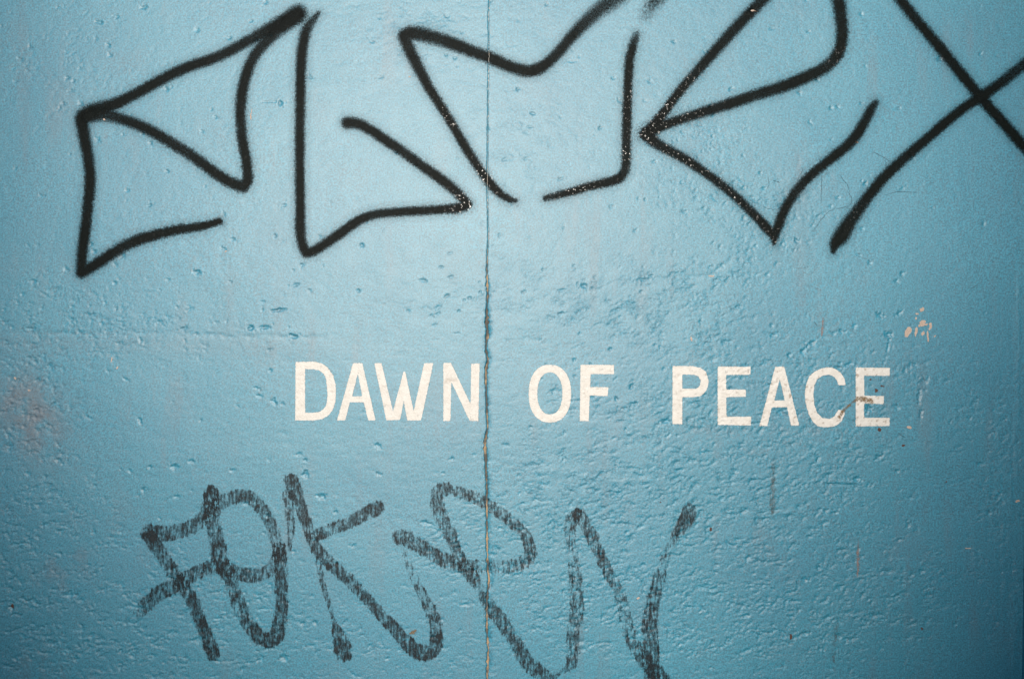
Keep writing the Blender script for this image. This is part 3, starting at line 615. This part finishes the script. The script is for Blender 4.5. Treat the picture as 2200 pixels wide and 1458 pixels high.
# --- small marks on the wall's paint
def surf(u, v):
    g = GRID[-1] if u < 1046 else GRID[1]
    i = min(max(np.searchsorted(VV, v), 1), len(VV) - 1); j = min(max(np.searchsorted(g[0], u), 1), len(g[0]) - 1)
    return float(max(g[3][i - 1:i + 1, j - 1:j + 1].max(), g[3][i, j]))
def ribbon(name, pts, w, mat, lift=0.35):
    p = catmull([(a, b) for a, b in pts], 8) if len(pts) > 2 else np.array([np.array(pts[0]) + (np.array(pts[1], float) - pts[0]) * t for t in np.linspace(0, 1, 10)])
    p = p + np.stack([1.6 * perlin(p[:, 0] / 7, p[:, 1] / 7, 501), 1.6 * perlin(p[:, 0] / 7, p[:, 1] / 7, 502)], -1)
    d = np.gradient(p, axis=0); d /= np.maximum(np.hypot(d[:, 0], d[:, 1])[:, None], 1e-6)
    nrm = np.stack([-d[:, 1], d[:, 0]], -1)
    t = np.linspace(0, 1, len(p))
    ww = w * (0.35 + 0.65 * np.sin(math.pi * np.clip(t, .03, .97))) * (1 + 0.6 * perlin(p[:, 0] / 5, p[:, 1] / 5, 503))
    L, Rr = p + nrm * ww[:, None] / 2, p - nrm * ww[:, None] / 2
    h = np.array([surf(a, b) for a, b in p]) + lift
    co = np.concatenate([np.stack([wx(L[:, 0]), -h * 1e-3, wz(L[:, 1])], -1), np.stack([wx(Rr[:, 0]), -h * 1e-3, wz(Rr[:, 1])], -1)])
    n = len(p)
    q = [(i, i + 1, n + i + 1, n + i) for i in range(n - 1)]
    return add(name, quad_mesh(name, co, np.array(q)), mat, wall)
HAIR = [[(1873, 325), (1886, 332), (1900, 340), (1920, 350)], [(1902, 342), (1904, 358), (1905, 378)], [(1804, 376), (1812, 387), (1820, 398), (1826, 415)], [(1795, 449), (1808, 446), (1822, 443)], [(1747, 495), (1762, 475), (1780, 455), (1795, 447)], [(1766, 370), (1765, 395), (1764, 440)], [(1726, 360), (1722, 370), (1712, 388)], [(1660, 387), (1668, 389), (1676, 393)], [(1900, 420), (1930, 412), (1968, 414)], [(1757, 340), (1762, 347)], [(1750, 494), (1760, 480)], [(1640, 445), (1660, 450), (1680, 447)], [(1820, 410), (1830, 430), (1822, 445)],
        [(2080, 620), (2092, 616), (2102, 612)], [(1750, 690), (1756, 702)], [(1930, 930), (1945, 940)], [(1650, 380), (1652, 395), (1646, 410)]]
for p in HAIR: ribbon('hairline_crack', p, 1.05, M_CRACK)
CHIP = [(1951, 713, 8, 10), (1982, 694, 9, 5), (1981, 665, 4, 6), (1968, 712, 3.5, 9), (1983, 716, 3, 5), (1993, 722, 2.5, 9), (1999, 700, 4.5, 5), (1970, 674, 3, 2.5), (1968, 684, 2.5, 2), (1975, 700, 3, 2), (2008, 722, 2, 2), (1997, 706, 3, 3), (1990, 697, 3, 2), (1953, 918, 4, 4), (1371, 1284, 2.5, 3), (539, 253, 1.2, 9), (541, 240, 1.2, 5), (530, 518, 0, 0), (486, 540, 3, 1.4), (240, 772, 1.5, 5), (252, 790, 2, 3), (2186, 1076, 4, 3), (2079, 1177, 5, 1.6), (32, 812, 2.5, 3), (62, 838, 2.5, 2), (1620, 24, 6, 3), (1838, 305, 5, 3), (1529, 593, 5, 2), (1485, 728, 1.6, 6), (224, 257, 3, 2), (880, 165, 2, 2)]
for (u, v, a, b) in CHIP:
    if a == 0: continue
    n = 11
    h = surf(u, v)
    vs_, fs = [], []
    ph = rng.rand() * 6
    for i in range(n):
        t = 2 * math.pi * i / n
        r = 1 + 0.32 * math.sin(2 * t + ph) + 0.25 * rng.randn() * .6
        r = max(r, .4)
        vs_.append((float(wx(u + a * r * math.cos(t))), -(surf(u + a * r * math.cos(t), v + b * r * math.sin(t)) + .25) * 1e-3, float(wz(v + b * r * math.sin(t)))))
    vs_.append((float(wx(u)), -(h + .5) * 1e-3, float(wz(v))))
    me = bpy.data.meshes.new('paint_chip')
    me.from_pydata(vs_, [], [((i + 1) % n, i, n) for i in range(n)])
    me.update()
    add('paint_chip', me, M_CHIP, wall)
for (u, v, a, b) in [(1889, 922, 3, 5), (1882, 838, 4, 4), (1895, 829, 4, 2), (1870, 815, 3, 2), (1699, 1367, 3, 7), (2033, 1035, 2, 2), (26, 1302, 4, 4), (1527, 1136, 2.5, 5), (1941, 957, 4, 2), (1981, 1350, 3, 3), (1419, 1078, 1.3, 1.3)]:
    n = 9; vs_ = []
    for i in range(n):
        t = 2 * math.pi * i / n; r = max(1 + .25 * rng.randn(), .4)
        vs_.append((float(wx(u + a * r * math.cos(t))), -(surf(u + a * r * math.cos(t), v + b * r * math.sin(t)) + .25) * 1e-3, float(wz(v + b * r * math.sin(t)))))
    vs_.append((float(wx(u)), -(surf(u, v) + .5) * 1e-3, float(wz(v))))
    me = bpy.data.meshes.new('dark_fleck'); me.from_pydata(vs_, [], [((i + 1) % n, i, n) for i in range(n)]); me.update()
    add('dark_fleck', me, M_SPOT, wall)
def stain(name, pts, mat, lift, label, amt=0.6):
    P = np.array(pts, float)
    s = catmull(P, 6)
    def fun(U, V):
        d, par = seg_dist(U, V, s[:, :2])
        w = np.interp(par, np.arange(len(s)), s[:, 2])
        c = amt * (1 - smooth(.1, 1.5, d / w))
        return c, c * 0
    o = film(name, fun, (P[:, 0].min() - 20, P[:, 0].max() + 20, P[:, 1].min() - 20, P[:, 1].max() + 20), mat, wall, lift, lambda F: F > .12, 'cov')
    o['label'] = label
stain('rust_stain', [(1803, 895, 6), (1809, 884, 5), (1822, 872, 4), (1834, 863, 4), (1842, 856, 7), (1858, 858, 9), (1872, 861, 8)], M_RUST, .5, 'brown rusty crack stain between the letters C and E', .58)
stain('scrape_mark', [(1844, 1158, 2), (1843, 1185, 4.5), (1843, 1215, 4.5), (1842, 1240, 2)], M_PINK, .45, 'upright pinkish scrape low on the right panel')
stain('scrape_mark', [(1768, 682, 2), (1767, 705, 4), (1766, 720, 3)], M_PINK, .45, 'short pinkish scrape above the letter A')
stain('drip_stain', [(1662, 985, 4), (1660, 1030, 8), (1659, 1078, 10), (1658, 1105, 6)], M_GRIME, .45, 'dark drip stain below the letter A', .5)
stain('drip_stain', [(1797, 1340, 6), (1793, 1380, 8), (1791, 1420, 6)], M_GRIME, .45, 'dark drip stain near the bottom right', .42)
stain('drip_stain', [(882, 1360, 5), (890, 1356, 7)], M_RUST, .45, 'small yellowish spot by the lower scrawl')

# ----------------------------------------------------------------------------
# the pier that closes the wall on the right
# ----------------------------------------------------------------------------
pier = add('concrete_pier', box_mesh('concrete_pier', 0, 0.55, -1.3, 0.24, 0, 3.1, 0.012), M_WALL)
pier.location = (float(wx(2183)), 0, 0)
pier.rotation_euler = (0, math.radians(0.9), 0)
pier['label'] = 'blue painted concrete pier at the right edge of the wall'
pier['category'] = 'pier'
